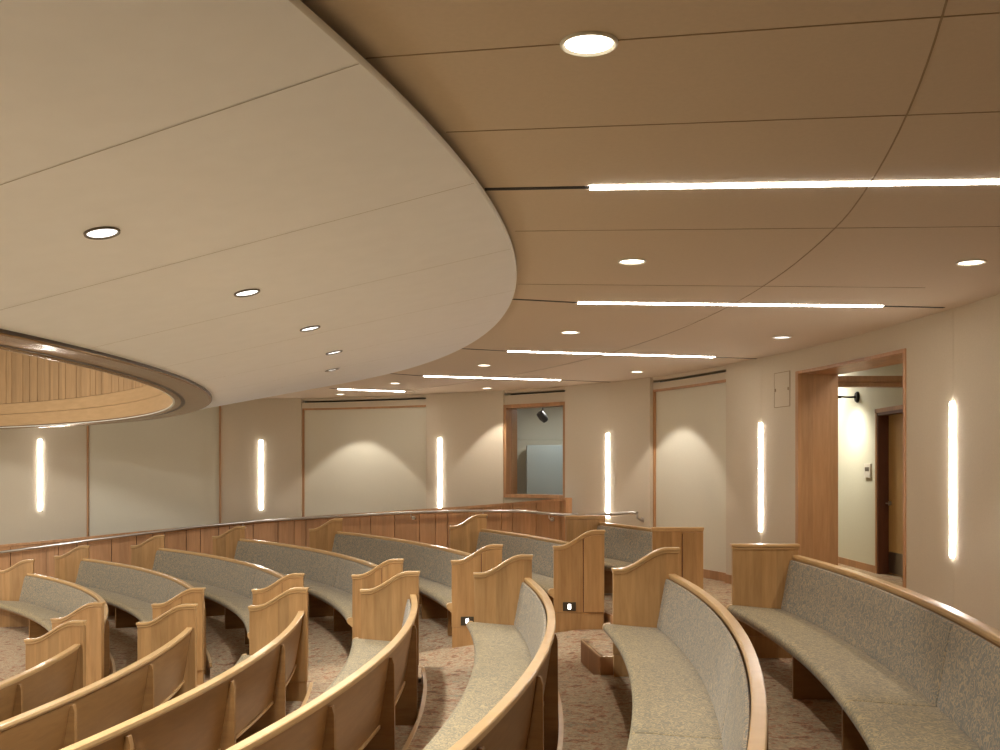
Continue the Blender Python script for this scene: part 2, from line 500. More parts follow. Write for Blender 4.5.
# ------------------------------------------------------------------ outer wall curve
CTRL = [(2.1, -6.0), (2.35, -4.2), (2.9, -1.0), (3.25, 2.0), (3.40, 5.0), (3.40, 7.88), (2.82, 11.28), (1.49, 14.45), (-.94, 16.5), (-4.0, 17.7), (-7.54, 17.25), (-10.6, 18.1), (-13.6, 18.9), (-16, 19.2)]
def catmull(p0, p1, p2, p3, t):
    return tuple(.5*((2*b_)+(-a+c)*t+(2*a-5*b_+4*c-d)*t*t+(-a+3*b_-3*c+d)*t**3) for a, b_, c, d in zip(p0, p1, p2, p3))
WP = []
for q in range(1, len(CTRL)-2):
    for t in range(24): WP.append(Vector(catmull(CTRL[q-1], CTRL[q], CTRL[q+1], CTRL[q+2], t/24)))
WP.append(Vector(CTRL[-2]))
WS = [0]
for a, b_ in zip(WP[:-1], WP[1:]): WS.append(WS[-1]+(b_-a).length)
def wpt(s):
    s = max(0, min(WS[-1]-1e-6, s))
    lo, hi = 0, len(WS)-1
    while hi-lo > 1:
        m_ = (lo+hi)//2
        if WS[m_] <= s: lo = m_
        else: hi = m_
    t = (s-WS[lo])/(WS[hi]-WS[lo]); p = WP[lo].lerp(WP[hi], t)
    a = WP[max(0, lo-1)]; b_ = WP[min(len(WP)-1, hi+1)]
    d = (b_-a).normalized(); return p, Vector((d.y, -d.x))       # point, outward normal
def wx(x, off=0.):             # arc length where the line of sight through column x meets the wall (offset outward)
    k = (x-500)/F; prev = None; best = None
    N_ = 1600
    for q in range(N_+1):
        s = WS[-1]*q/N_; p, n = wpt(s); p = p+n*off
        if p.y < .5: prev = None; continue
        e = p.x/p.y-k
        if prev is not None and prev[1] > 0 >= e:
            return prev[0]+(s-prev[0])*prev[1]/(prev[1]-e)
        prev = (s, e)
    return WS[-1]
def W3(s, off, z):
    p, n = wpt(s); p = p+n*off; return Vector((p.x, p.y, z))
def wall_slab(s0, s1, o0, o1, z0, z1, mb=None, mi=0):
    mb = mb or MB(); n = max(1, int((s1-s0)/.15)); rows = []
    for q in range(n+1):
        s = s0+(s1-s0)*q/n
        rows.append([W3(s, o0, z0), W3(s, o0, z1), W3(s, o1, z1), W3(s, o1, z0)])
    mb.grid(rows, mi, True, True); return mb
CE = ZC+1.22                   # ceiling level
ZTOP = CE+.02
S = {x: wx(x) for x in (0, 87, 221, 301, 426, 503, 565, 650, 726, 797, 906, 1000)}
TH = .16
bays = [('wall_right', 0, S[906]-.0), ('wall_right_bay', S[797], S[726]), ('wall_far_right_bay', S[650], S[565]),
        ('wall_far_bay', S[503], S[426]), ('wall_far_left_bay', S[301], S[221]), ('wall_left_bay', S[87], WS[-1])]
for nm, a, b_ in bays:
    struct(wall_slab(a, b_, 0, TH, 0 if a != 0 else 0, ZTOP).build(nm, 'taupe_fabric'))

def recess(a, b_, nm, ztop):
    struct(wall_slab(a, b_, .045, .30, ztop, CE-.075).build(nm+'_lintel', 'taupe_fabric'))
    struct(wall_slab(a, b_, .045, .30, CE-.045, ZTOP).build(nm+'_upper_lintel', 'taupe_fabric'))
    struct(wall_slab(a, b_, .20, .24, CE-.08, CE-.04).build(nm+'_slot', 'slot_black'))
    struct(wall_slab(a, b_, .11, .20, 0, ztop+.02).build(nm, 'taupe_fabric'))
def acoustic(a, b_, z0, z1, off, label, top=True):
    mid = W3((a+b_)/2, off, z0)
    r_ = empty('acoustic_panel', mid, label, 'wall panel', 'pale fabric panels set into the wall')
    g = .028
    wall_slab(a+g, b_-g, off, off+.03, z0, z1-.03).build('fabric_face', 'pale_fabric', r_)
    mb = MB()
    wall_slab(a, a+g, off-.03, off+.035, z0, z1, mb); wall_slab(b_-g, b_, off-.03, off+.035, z0, z1, mb)
    if top: wall_slab(a+g, b_-g, off-.03, off+.035, z1-.03, z1, mb)
    mb.build('wood_frame', 'beech', r_)
recess(S[726], S[650], 'wall_far_right', ZC+1.06)
acoustic(S[726], S[650], UP+.10, ZC+1.06, .075, 'tall pale fabric wall panel to the right of the glazed booth window')
recess(S[426], S[301], 'wall_far_left', ZC+1.05)
acoustic(S[426], S[301], ZC-1.2, ZC+1.05, .075, 'wide pale fabric wall panel with a light scallop, left of the booth window')
struct(wall_slab(S[221], S[87], .03, TH, 0, ZTOP).build('wall_left', 'taupe_fabric'))
acoustic(S[221], S[87], ZC-1.9, CE-.01, -.004, 'pale fabric wall panel partly under the round ceiling opening, at the left', False)
# vertical reveal seams above and below each wall light are added with the lights
# ---------- booth window
sa, sb = S[565], S[503]; zs, zt_ = ZC-.40, ZC+1.0
struct(wall_slab(sa, sb, .045, .30, 0, zs).build('wall_booth_sill', 'pale_fabric'))
struct(wall_slab(sa, sb, .045, .30, zt_, CE-.075).build('wall_booth_lintel', 'taupe_fabric'))
struct(wall_slab(sa, sb, .045, .30, CE-.045, ZTOP).build('wall_booth_upper_lintel', 'taupe_fabric'))
struct(wall_slab(sa, sb, .20, .24, CE-.08, CE-.04).build('wall_booth_slot', 'slot_black'))
wr = bpy.data.objects.new('window_1', None); COL.objects.link(wr); wr.location = W3((sa+sb)/2, .05, zs); wr['kind'] = 'structure'; wr.matrix_world.translation = wr.location
mb = MB()
for a, b_, z0, z1 in ((sa, sa+.05, zs, zt_), (sb-.05, sb, zs, zt_), (sa+.05, sb-.05, zs, zs+.05), (sa+.05, sb-.05, zt_-.05, zt_)):
    wall_slab(a, b_, .01, .30, z0, z1, mb)
mb.build('window_frame', 'beech', wr)
wall_slab(sa+.05, sb-.05, .15, .158, zs+.05, zt_-.05).build('window_pane', 'glass', wr)
# room behind the glass
pr = W3(sa-.25, .305, 0); pl = W3(sb+.25, .305, 0); bx0, bx1, byy = -.75, 2.3, 17.9
bz0, bz1 = ZC-.9, ZC+1.16; mb = MB()
foot = [pr, Vector((bx1, pr.y, 0)), Vector((bx1, byy, 0)), Vector((bx0, byy, 0)), pl]
up = Vector((0, 0, 1))
for a, b_ in zip(foot[:-1], foot[1:]): mb.prism([a+up*bz0, b_+up*bz0, b_+up*bz1, a+up*bz1], (b_-a).cross(up).normalized()*.03)
struct(mb.build('wall_booth', 'booth_wall'))
mb = MB(); mb.prism([p+up*bz1 for p in foot], (0, 0, .03)); struct(mb.build('ceiling_booth', 'booth_wall'))
mb = MB(); mb.prism([p+up*(bz0-.03) for p in foot], (0, 0, .03)); struct(mb.build('floor_booth', 'carpet'))
def bb(name, x0, x1, y, t, z0, z1, mat, lb, cat):
    mb = MB(); mb.box(((x0-500)*y/F, y, ZC+(HOR-z1)*y/F), (((x1-x0)*y/F, 0, 0), (0, t, 0), (0, 0, (z1-z0)*y/F)))
    return tag(mb.build(name, mat, bevel=.004), lb, cat)
bb('cabinet', 527, 566, 17.4, .4, 445, 505, 'blue_grey', 'blue-grey cabinet seen through the booth window glass', 'cabinet')
bb('partition', 505, 516.5, 16.5, 1.3, 404, 505, 'door_wood', 'tan partition at the left inside the glazed booth', 'partition')
mb = MB(); c = P(543, 417, 16.6)
mb.lathe(c, [(.0, -.09), (.06, -.09), (.07, .0), (.05, .08), (0, .1)], 16, 0, (.4, .2, -.5)); mb.tube([c, c+Vector((0, 0, bz1-c.z))], .012)
tag(mb.build('spotlight', 'black_metal'), 'small dark spotlight hanging inside the glazed booth', 'spotlight')
l = bpy.data.lights.new('booth_glow', 'AREA'); l.energy = 12; l.size = .4; l.color = (1, .96, .92)
o = bpy.data.objects.new('booth_lamp', l); o.location = (1.0, 16.7, bz1-.01); COL.objects.link(o)
# ---------- doorway with deep wooden jamb
zh = ZC+.975
struct(wall_slab(S[906], S[797], 0, TH, zh+.03, ZTOP).build('wall_door_header', 'taupe_fabric'))
dr = bpy.data.objects.new('door_1', None); COL.objects.link(dr); dr.location = W3((S[906]+S[797])/2, 0, UP); dr['kind'] = 'structure'; dr.matrix_world.translation = dr.location
mb = MB(); wall_slab(S[906]+.03, S[797]-.05, -.012, .43, zh, zh+.03, mb); mb.build('door_head', 'beech', dr)
mb = MB(); wall_slab(S[797]-.05, S[797]+.01, -.015, .43, 0, zh+.03, mb); mb.build('door_jamb', 'beech', dr, bevel=.004)
mb = MB(); wall_slab(S[906]-.005, S[906]+.035, -.012, .43, 0, zh+.03, mb); mb.build('door_jamb', 'beech', dr, bevel=.004)
# ---------- corridor
XW = 4.72; cz = ZC+1.45
def cbox(name, x0, x1, y0, y1, z0, z1, mat, **k):
    mb = MB(); mb.box((x0, y0, z0), ((x1-x0, 0, 0), (0, y1-y0, 0), (0, 0, z1-z0))); return mb.build(name, mat, **k)
DY0, DY1, DZ = 12.20, 13.12, ZC+.735
for nm, y0, y1, z0, z1 in (('wall_corridor_far', DY1, 17, UP, cz), ('wall_corridor_near', 7, DY0, UP, cz), ('wall_corridor_header', DY0, DY1, DZ, cz)):
    struct(cbox(nm, XW, XW+.18, y0, y1, z0, z1, 'corridor_wall'))
struct(cbox('wall_corridor_end', 3.2, XW+.18, 16.9, 17.05, UP, cz, 'corridor_wall'))
struct(cbox('wall_corridor_start', 3.75, XW+.18, 6.9, 7.0, UP, cz, 'corridor_wall'))
struct(cbox('ceiling_corridor', 3.3, XW+.2, 6.9, 17, cz, cz+.05, 'corridor_ceiling'))
d2 = bpy.data.objects.new('door_2', None); COL.objects.link(d2); d2.location = (XW+.13, (DY0+DY1)/2, UP); d2['kind'] = 'structure'; d2.matrix_world.translation = d2.location
mb = MB()
mb.box((XW-.012, DY1-.045, UP), ((.20, 0, 0), (0, .045, 0), (0, 0, DZ-UP))); mb.box((XW-.012, DY0, UP), ((.20, 0, 0), (0, .045, 0), (0, 0, DZ-UP)))
mb.box((XW-.012, DY0, DZ-.045), ((.20, 0, 0), (0, DY1-DY0, 0), (0, 0, .045))); mb.build('door_frame', 'dark_jamb', d2)
mb = MB()
mb.box((XW-.02, DY1-.01, UP), ((.02, 0, 0), (0, .05, 0), (0, 0, DZ-UP+.04))); mb.box((XW-.02, DY0-.04, DZ-.01), ((.02, 0, 0), (0, DY1-DY0+.09, 0), (0, 0, .05)))
mb.build('door_casing', 'beech', d2)
mb = MB(); mb.box((XW+.12, DY0+.04, UP+.01), ((.045, 0, 0), (0, DY1-DY0-.08, 0), (0, 0, DZ-UP-.055))); lf = mb.build('door_leaf', 'door_wood', d2)
mb = MB(); mb.box((XW+.114, DY0+.06, UP+.02), ((.006, 0, 0), (0, DY1-DY0-.12, 0), (0, 0, .26))); mb.build('kick_plate', 'kick_plate', lf)
mb = MB(); hz = ZC-.40; hy = DY1-.11
mb.lathe((XW+.115, hy, hz), [(0, -.02), (.028, -.02), (.028, .005), (0, .005)], 20, 0, (1, 0, 0))
mb.tube([(XW+.10, hy, hz), (XW+.065, hy, hz), (XW+.055, hy-.02, hz), (XW+.055, hy-.12, hz)], .009)
mb.build('door_handle', 'steel', lf)
mb = MB(); mb.box((XW-.012, DY1+.045, UP), ((.012, 0, 0), (0, 3.7, 0), (0, 0, .09))); trim(mb, 'beech')
# wood crown across the corridor
mb = MB()
mb.prism([Vector((3.45, 12.0, ZC+.965)), Vector((3.45, 12.0, ZC+1.015)), Vector((3.45, 11.97, ZC+1.015)), Vector((3.45, 11.97, ZC+1.085)), Vector((3.45, 12.13, ZC+1.085)), Vector((3.45, 12.13, ZC+.965))], (XW-3.45, 0, 0)); trim(mb, 'beech', .003)
# sconce
y_s = 13.85; c = Vector((XW, y_s, ZC+.975))
r_ = empty('wall_sconce', c, 'dark wall lamp on a short arm in the corridor behind the doorway', 'lamp')
mb = MB(); mb.lathe(c, [(0, -.03), (.06, -.03), (.075, -.012), (.075, 0), (0, 0)], 24, 0, (1, 0, 0)); mb.build('mounting_plate', 'black_metal', r_)
mb = MB(); mb.tube([c+Vector((-.02, 0, 0)), c+Vector((-.16, 0, 0)), c+Vector((-.30, 0, .01)), c+Vector((-.40, 0, 0))], .012)
mb.lathe(c+Vector((-.25, 0, .0)), [(0, -.03), (.018, -.03), (.018, .03), (0, .03)], 14, 0, (1, 0, 0)); mb.build('arm', 'black_metal', r_)
mb = MB(); mb.lathe(c+Vector((-.42, 0, -.03)), [(.02, .06), (.05, .045), (.085, -.03), (.08, -.03), (.045, .035), (.02, .05)], 24); mb.build('lamp_shade', 'black_metal', r_)
def spot(name, loc, energy, ang=95, blend=.25, rad=.05, color=WARM[:3], tgt=None, parent=None):
    l = bpy.data.lights.new(name, 'SPOT'); l.energy = energy; l.spot_size = math.radians(ang); l.spot_blend = blend
    l.shadow_soft_size = rad; l.color = color
    o = bpy.data.objects.new(name, l); COL.objects.link(o); o.location = loc
    if tgt is not None: o.rotation_euler = (Vector(tgt)-Vector(loc)).to_track_quat('-Z', 'Y').to_euler()
    if parent:
        o.parent = parent; o.matrix_parent_inverse = parent.matrix_world.inverted()
    return o
spot('bulb', c+Vector((-.42, 0, -.05)), 34, 165, 1.0, .06, (1, .93, .80), c+Vector((-.2, .1, -1.2)), r_)
l = bpy.data.lights.new('corridor_fill_light', 'AREA'); l.energy = 26; l.size = .8; l.color = (1, .94, .84)  # unseen area light added to brighten the corridor wall
o = bpy.data.objects.new('corridor_fill', l); o.location = (4.15, 14.9, cz-.02); COL.objects.link(o)
l = bpy.data.lights.new('corridor_fill_light', 'AREA'); l.energy = 14; l.size = .5; l.color = (1, .94, .84)  # second unseen light, added to lift the wooden door jamb
o = bpy.data.objects.new('corridor_fill', l); o.location = (4.15, 9.3, cz-.02); COL.objects.link(o)
mb = MB(); mb.box((XW-.02, 13.34, ZC-.085), ((.02, 0, 0), (0, .22, 0), (0, 0, .18)), 0); mb.box((XW-.024, 13.38, ZC-.0), ((.004, 0, 0), (0, .14, 0), (0, 0, .05)), 1)
tag(mb.build('wall_thermostat', ['trim_white', 'trim_grey'], bevel=.002), 'small pale control box on the corridor wall beside the dark door frame', 'thermostat')
# access panel on the wall
sa, sb = wx(790), wx(775)
r_ = empty('access_panel', W3((sa+sb)/2, 0, ZC+.9), 'small square access hatch high on the wall above the pews, left of the doorway', 'hatch')
wall_slab(sa, sb, -.005, .0, ZC+.67, ZC+1.02).build('hatch_door', 'taupe_fabric', r_)
mb = MB()
for a, b_, z0, z1 in ((sa-.006, sa, .665, 1.025), (sb, sb+.006, .665, 1.025), (sa, sb, .662, .668), (sa, sb, 1.02, 1.026)): wall_slab(a, b_, -.006, 0, ZC+z0, ZC+z1, mb)
mb.build('hatch_frame', 'seam_dark', r_)
wall_slab(sb-.03, sb-.015, -.012, -.005, ZC+.83, ZC+.86).build('latch', 'seam_dark', r_)
wall_slab(sa+.015, sa+.03, -.012, -.005, ZC+.83, ZC+.86).build('latch', 'seam_dark', r_)
# baseboard
def base(a, b_, off): 
    tn_ = wall_slab(a, b_, off-.015, off, UP-.02, UP+.10)
    return tn_
b1 = base(S[797], S[726], 0); struct(b1.build('baseboard_right', 'beech'))
b1 = base(S[726], S[650], .075); struct(b1.build('baseboard_far', 'beech'))
b1 = base(0.5, S[906], 0); struct(b1.build('baseboard_near', 'beech'))
b1 = base(S[650], S[565], 0); struct(b1.build('baseboard_booth', 'beech'))

# ---------- wall lights
wl = [(953, 'tall glowing wall strip light nearest the right edge, right of the doorway'),
      (761, 'glowing wall strip light below the small hatch, left of the doorway'),
      (608, 'glowing wall strip light ending at the handrail, between booth window and tall pale panel'),
      (440, 'glowing wall strip light just left of the booth window bay'),
      (261, 'glowing wall strip light right beside the round ceiling opening'),
      (40, 'glowing wall strip light under the round ceiling opening at the left edge')]
for x, lb in wl:
    s = wx(x); z0, z1 = ZC-.645, ZC+.515
    r_ = empty('wall_light', W3(s, 0, z0), lb, 'wall light', 'vertical strip lights on the curved wall')
    wall_slab(s-.024, s+.024, -.014, -.003, z0, z1).build('diffuser', 'strip_glow', r_)
    wall_slab(s-.03, s+.03, -.003, .002, z0-.006, z1+.006).build('back_plate', 'trim_white', r_)
    mb = MB(); wall_slab(s-.003, s+.003, -.002, .001, z1+.01, CE, mb); wall_slab(s-.003, s+.003, -.002, .001, UP+.12 if x > 600 else ZC-1.5, z0-.01, mb)
    trim(mb, 'taupe_fabric')

# ---------- low panelled wall and handrail in front of the outer wall
KT = [(-40, 548), (0, 545), (60, 539.5), (130, 532.5), (200, 526), (300, 517), (400, 510.5), (470, 506), (520, 502), (566, 498)]
RT = [(-40, 557), (0, 552.5), (100, 539), (200, 526.5), (260, 521), (300, 518.5), (400, 513), (460, 511), (520, 511), (545, 513.5), (566, 515), (580, 514.5)]
def interp(T, x):
    for a, b_ in zip(T[:-1], T[1:]):
        if a[0] <= x <= b_[0]: return a[1]+(b_[1]-a[1])*(x-a[0])/(b_[0]-a[0])
    return T[0][1] if x < T[0][0] else T[-1][1]
def koff(x):
    return -1.0 if x < 300 else (-1.0+.65*((x-300)/266)**1.2)
def kpt(x, extra=0):
    o = koff(x)+extra; s = wx(x, o); p, n = wpt(s); return p+n*o, n
xs_ = [-30+q*(566+30)/60 for q in range(61)]
kp = []
for x in xs_:
    p, n = kpt(x); kp.append((x, p, n, ZC+(HOR-interp(KT, x))*p.y/F))
kr = empty('knee_wall', (kp[30][1].x, kp[30][1].y, 0), 'long low curved wall of vertical wood boards behind the far pews', 'low wall')
mb = MB(); mb.grid([[Vector((p.x, p.y, 0)), Vector((p.x, p.y, z-.03)), Vector((p.x+n.x*.1, p.y+n.y*.1, z-.03)), Vector((p.x+n.x*.1, p.y+n.y*.1, 0))] for x, p, n, z in kp], 0, True, True); mb.build('wall_core', 'bronze_dark', kr)
mb = MB(); x = -30.0; pat = [.46, .30, .22, .40, .26, .34, .20, .44]; q = 0
def zk(x): 
    p, n = kpt(x); return p, n, ZC+(HOR-interp(KT, x))*p.y/F-.032
while x < 566:
    w = pat[q % 8]*F/16.5*.85; q += 1
    x1 = min(566.5, x+w); p, n, z = zk(x+.35); p2, n2, z2 = zk(x1-.35)
    a = Vector((p.x, p.y, 0)); b_ = Vector((p2.x, p2.y, 0)); ia = Vector((n.x, n.y, 0))*-.016
    mb.prism([a, b_, b_+Vector((0, 0, z2)), a+Vector((0, 0, z))], ia); x = x1
mb.build('boards', 'beech', kr)
mb = MB(); mb.grid([[Vector((p.x-n.x*.035, p.y-n.y*.035, z-.035)), Vector((p.x-n.x*.035, p.y-n.y*.035, z)), Vector((p.x+n.x*.12, p.y+n.y*.12, z)), Vector((p.x+n.x*.12, p.y+n.y*.12, z-.035))] for x, p, n, z in kp], 0, True, True); mb.build('cap', 'beech', kr)
x, p, n, z = kp[-1]
mb = MB(); mb.box((p.x-.01, p.y-.04, 0), ((.09, 0, 0), (0, .16, 0), (0, 0, z+.004))); mb.build('end_post', 'beech', kr, bevel=.003)
hr = empty('handrail', (kp[30][1].x, kp[30][1].y, kp[30][3]), 'long metal handrail along the low curved wooden wall', 'handrail')
pts = []
for q in range(71):
    x = -30+q*(578+30)/70; p, n = kpt(min(x, 566), -.09); 
    if x > 566: p = p+Vector(((x-566)*p.y/F, 0))
    pts.append(Vector((p.x, p.y, ZC+(HOR-interp(RT, x))*p.y/F)))
mb = MB(); mb.tube(pts, .021, 12); mb.build('rail', 'steel', hr)
for x in (243, 411, 483, 549):
    p, n = kpt(x, -.09); z = ZC+(HOR-interp(RT, x))*p.y/F; c = Vector((p.x, p.y, z)); w = c+Vector((n.x, n.y, 0))*.075+Vector((0, 0, -.08))
    mb = MB(); mb.tube([c+Vector((0, 0, -.02)), c+Vector((0, 0, -.06)), c+Vector((n.x*.03, n.y*.03, -.085)), w], .008, 8)
    mb.lathe(w, [(0, -.02), (.03, -.02), (.03, 0), (0, 0)], 16, 0, (n.x, n.y, 0)); mb.build('bracket', 'steel', hr)
# short rail on the wall beside the booth
s0, s1 = wx(637, -.09), wx(586, -.09)
hr = empty('handrail', W3(s0, -.09, ZC-.5), 'short metal handrail on the wall crossing the foot of a wall light', 'handrail')
pts = []
for q in range(12):
    s = s0+(s1-s0)*q/11; p = W3(s, -.09, 0); x = 500+F*p.x/p.y; y = 513 if x > 630 else 513+(630-x)*.06
    p.z = ZC+(HOR-y)*p.y/F; pts.append(p)
mb = MB(); mb.tube(pts, .021, 12); mb.build('rail', 'steel', hr)
c = pts[0]; e = W3(s0, 0, c.z-.09); m1 = W3(s0, -.05, c.z-.085)
mb = MB(); mb.tube([c, c+Vector((0, 0, -.06)), m1, e], .014, 8); mb.lathe(e, [(0, -.012), (.035, -.012), (.035, 0), (0, 0)], 16, 0, W3(s0, 1, 0)-W3(s0, 0, 0)); mb.build('bracket', 'steel', hr)

# ---------- room closure outside the view
struct(cbox('wall_left_side', -13.65, -13.5, -4.3, 19.3, 0, ZC+2.9, 'taupe_fabric'))
struct(cbox('wall_back', -13.5, 2.5, -4.3, -4.15, 0, ZTOP, 'taupe_fabric'))

# ---------- ceiling
def polgrid(r0, r1, t0, t1, z, n=90, nr=1, mb=None, mi=0, clip=True):
    mb = mb or MB(); rows = []
    for q in range(n+1):
        t = t0+(t1-t0)*q/n; a = r0(t) if callable(r0) else r0; b_ = r1(t) if callable(r1) else r1; rr = []
        for w in range(nr+1):
            r = a+(b_-a)*w/nr; rr.append(pol(r, t, z(r, t) if callable(z) else z))
        rows.append(rr)
    mb.grid(rows, mi); return mb
H = math.pi/2
def to_wall(t, pad=0.05):      # distance from the rows' centre to the outer wall
    dx, dy = math.cos(t), math.sin(t); best = 30
    for a, b_ in zip(WP[:-1], WP[1:]):
        ex, ey = b_.x-a.x, b_.y-a.y; den = dx*ey-dy*ex
        if abs(den) < 1e-9: continue
        ax, ay = a.x-CX, a.y-CY
        u = (ax*ey-ay*ex)/den; v_ = (ax*dy-ay*dx)/den
        if 0 <= v_ <= 1 and u > 0: best = min(best, u)
    if dy < 0: best = min(best, (CY+4.15)/-dy)
    return best-pad
TT = [-H+math.pi*q/180 for q in range(181)]
TWALL = [to_wall(t, 0) for t in TT]
def tw(t):
    q = (t+H)/math.pi*180; i = max(0, min(179, int(q))); f_ = q-i
    return TWALL[i]*(1-f_)+TWALL[i+1]*f_
T0 = -H+.01; T1 = H-.02
mb = polgrid(11.3, lambda t: max(11.35, tw(t)+.25), T0, T1, CE, 240, 4)
polgrid(11.3, lambda t: max(11.35, tw(t)+.25), T0, T1, CE+.03, 240, 4, mb)
struct(mb.build('ceiling', 'ceiling_tan'))
ZE = [(-90, 1.150), (-17, 1.150), (-10, 1.168), (0, 1.188), (12, 1.183), (32, 1.168), (39, 1.146), (45, 1.106), (49, 1.056), (60, 1.0), (90, 1.0)]
def ze(t): return ZC+interp(ZE, math.degrees(t))
RO, RI2, ZR = 13.5, 11.16, ZC+.665
def rout(t): return max(RI2+.02, min(RO, tw(t)-.03))
def zcl(r, t): return ZR+(ze(t)-ZR)*(r-RI2)/(RO-RI2)
mb = polgrid(RI2-.02, rout, T0, T1, zcl, 260, 10)
polgrid(RI2-.02, rout, T0, T1, lambda r, t: zcl(r, t)+.022, 260, 2, mb)
polgrid(rout, rout, T0, T1, lambda r, t: 0, 1, 1) 
rows = [[pol(rout(t), t, zcl(rout(t), t)), pol(rout(t)+.004, t, zcl(rout(t), t)+.006), pol(rout(t)+.004, t, zcl(rout(t), t)+.022), pol(rout(t), t, zcl(rout(t), t)+.022)] for t in [T0+(T1-T0)*q/260 for q in range(261)]]
mb.grid(rows, 1)
struct(mb.build('ceiling_cloud', ['cloud_white', 'cloud_edge'], None, 40))
for k in range(-3, 7):
    t = math.radians(-15.6+5.6*k)
    mb = MB(); rows = []
    for q in range(12):
        r = RI2+.02+(rout(t)-.01-RI2)*q/11*.995; w = .0022/r
        rows.append([pol(r, t-w, zcl(r, t)-.0015), pol(r, t+w, zcl(r, t)-.0015)])
    mb.grid(rows, 0); trim(mb, 'seam_soft')
# tan ceiling seams (plan lines traced on the ceiling plane)
def cstrip(x0, y0, x1, y1, w, mat, name=None, ext=0, dz=.002, endw=0):
    a = Vector(on_plane(x0, y0, 1.22)+(0,)); b_ = Vector(on_plane(x1, y1, 1.22)+(0,))
    d = (b_-a).normalized(); b_ = b_+d*ext; n = Vector((-d.y, d.x, 0))*w/2
    z = Vector((0, 0, CE-dz)); mb = MB(); mb.prism([a+n+z, b_+n+z, b_-n+z, a-n+z], (0, 0, dz+.0)); return mb, a, b_, d
for s_ in ((366, 58, 945, 16.5, .9), (446, 132, 906, 115, 1.2), (515, 231, 829, 228, 1.3), (518, 284, 747, 286, 1.2)):
    mb, *_ = cstrip(*s_[:4], .0045, 'seam_dark', ext=s_[4]); trim(mb, 'seam_dark')
mb = MB(); rows = []
for q in range(121):
    t = math.radians(-38+q*76/120); rr0 = 15.14-.075*max(0, (-6-math.degrees(t))/9); rows.append([pol(rr0+u, t, CE+z) for u, z in ((-.003, -.002), (-.003, 0.0), (.003, 0.0), (.003, -.002))])
mb.grid(rows, 0, True, True); trim(mb, 'seam_dark')
slots = [((485, 189), (590, 187), (1040, 180.6), (1150, 179)), ((513, 299), (578, 302.5), (882, 306), (944, 307.5)), ((462, 348.5), (508, 351), (714, 357), (765, 359)),
         ((385, 373), (424, 376), (560, 380), (610, 382)), ((330, 388), (338, 389), (404, 391.5), (415, 392))]
sl_lb = ['longest bright ceiling light line, nearest the viewer, running off the right edge', 'second bright ceiling light line from the viewer, above the doorway',
         'third bright ceiling light line from the viewer', 'fourth bright ceiling light line, above the booth window bay', 'shortest and farthest bright ceiling light line, above the wide pale panel']
for (a, b_, c, d), lb in zip(slots, sl_lb):
    A, B, Cc, D = [Vector(on_plane(*p, 1.22)+(0,)) for p in (a, b_, c, d)]
    r_ = empty('ceiling_light_line', ((B.x+Cc.x)/2, (B.y+Cc.y)/2, CE), lb, 'ceiling light', 'linear ceiling lights')
    def bar(p, q, w, z0, z1, nm, mat):
        dd = (q-p).normalized(); n = Vector((-dd.y, dd.x, 0))*w/2; zz = Vector((0, 0, z0))
        mb = MB(); mb.prism([p+n+zz, q+n+zz, q-n+zz, p-n+zz], (0, 0, z1-z0)); return mb.build(nm, mat, r_)
    bar(B, Cc, .050, CE-.006, CE, 'diffuser', 'slot_glow')
    bar(A, B, .034, CE-.003, CE, 'slot', 'slot_black'); bar(Cc, D, .034, CE-.003, CE, 'slot', 'slot_black')
# ---------- downlights
POWER = 30
def downlight(c, n, rad, lb, glow, power, grp, trimm='trim_white', ang=92, bl=.18):
    r_ = empty('downlight', c, lb, 'ceiling light', grp); n = Vector(n)
    mb = MB(); mb.lathe(c, [(rad*.90, .004), (rad*.90, -.002), (rad, -.008), (rad*1.08, -.006), (rad*1.10, .0)], 40, 0, n); mb.build('trim_ring', trimm, r_)
    mb = MB(); mb.lathe(c, [(rad*.91, -.001), (rad*.60, -.0015), (0, -.002)], 40, 0, n); mb.build('lens', glow, r_)
    if power: spot('bulb', c-n*.03, power, ang, bl, rad*.5, WARM[:3] if glow == 'can_glow' or power < 20 else (.93, .97, 1), c-Vector((0, 0, 1)) if True else c-n, r_)
    return r_
DL = [(589, 43, 'largest round downlight, near the top of the photo', 1), (632, 261, 'round downlight between the first and second light lines', 1),
      (971, 262, 'round downlight at the right edge near the curved wall', 1), (570, 332, 'round downlight between the second and third light lines', 1),
      (782, 337, 'unlit-looking round downlight above the small wall hatch', .25), (484, 365, 'round downlight between the third and fourth light lines', 1),
      (637, 371.5, 'round downlight above the tall pale panel beside the booth', 1), (395, 383, 'small round downlight left of the fourth light line', 1),
      (487, 388, 'round downlight just above the booth window bay', 1), (340, 394, 'farthest round downlight, above the wide pale panel', 1)]
for x, y, lb, pw in DL:
    X, Y = on_plane(x, y, 1.22)
    downlight(Vector((X, Y, CE-.001)), (0, 0, 1), .076, lb, 'can_glow' if pw == 1 else 'can_cool', POWER*pw, 'round downlights in the tan ceiling')
def cloud_hit(x, y):
    best = None
    for q in range(200, 2600):
        d = q/100; X = (x-500)*d/F; z = ZC+(HOR-y)*d/F; r = math.hypot(X-CX, d-CY); t = math.atan2(d-CY, X-CX)
        if RI2 < r < rout(t) and z >= zcl(r, t): return Vector((X, d, zcl(r, t))), r, t
    return None
CDL = [(102, 232, 'round white downlight nearest the left edge in the pale ceiling'), (247, 292, 'second round white downlight in the pale ceiling, counting from the left edge'), (310, 328, 'third round white downlight in the pale ceiling, counting from the left edge'),
       (334, 352, 'fourth small white downlight in the pale ceiling'), (332, 369.5, 'fifth tiny white downlight, near the far edge of the pale ceiling'), ]
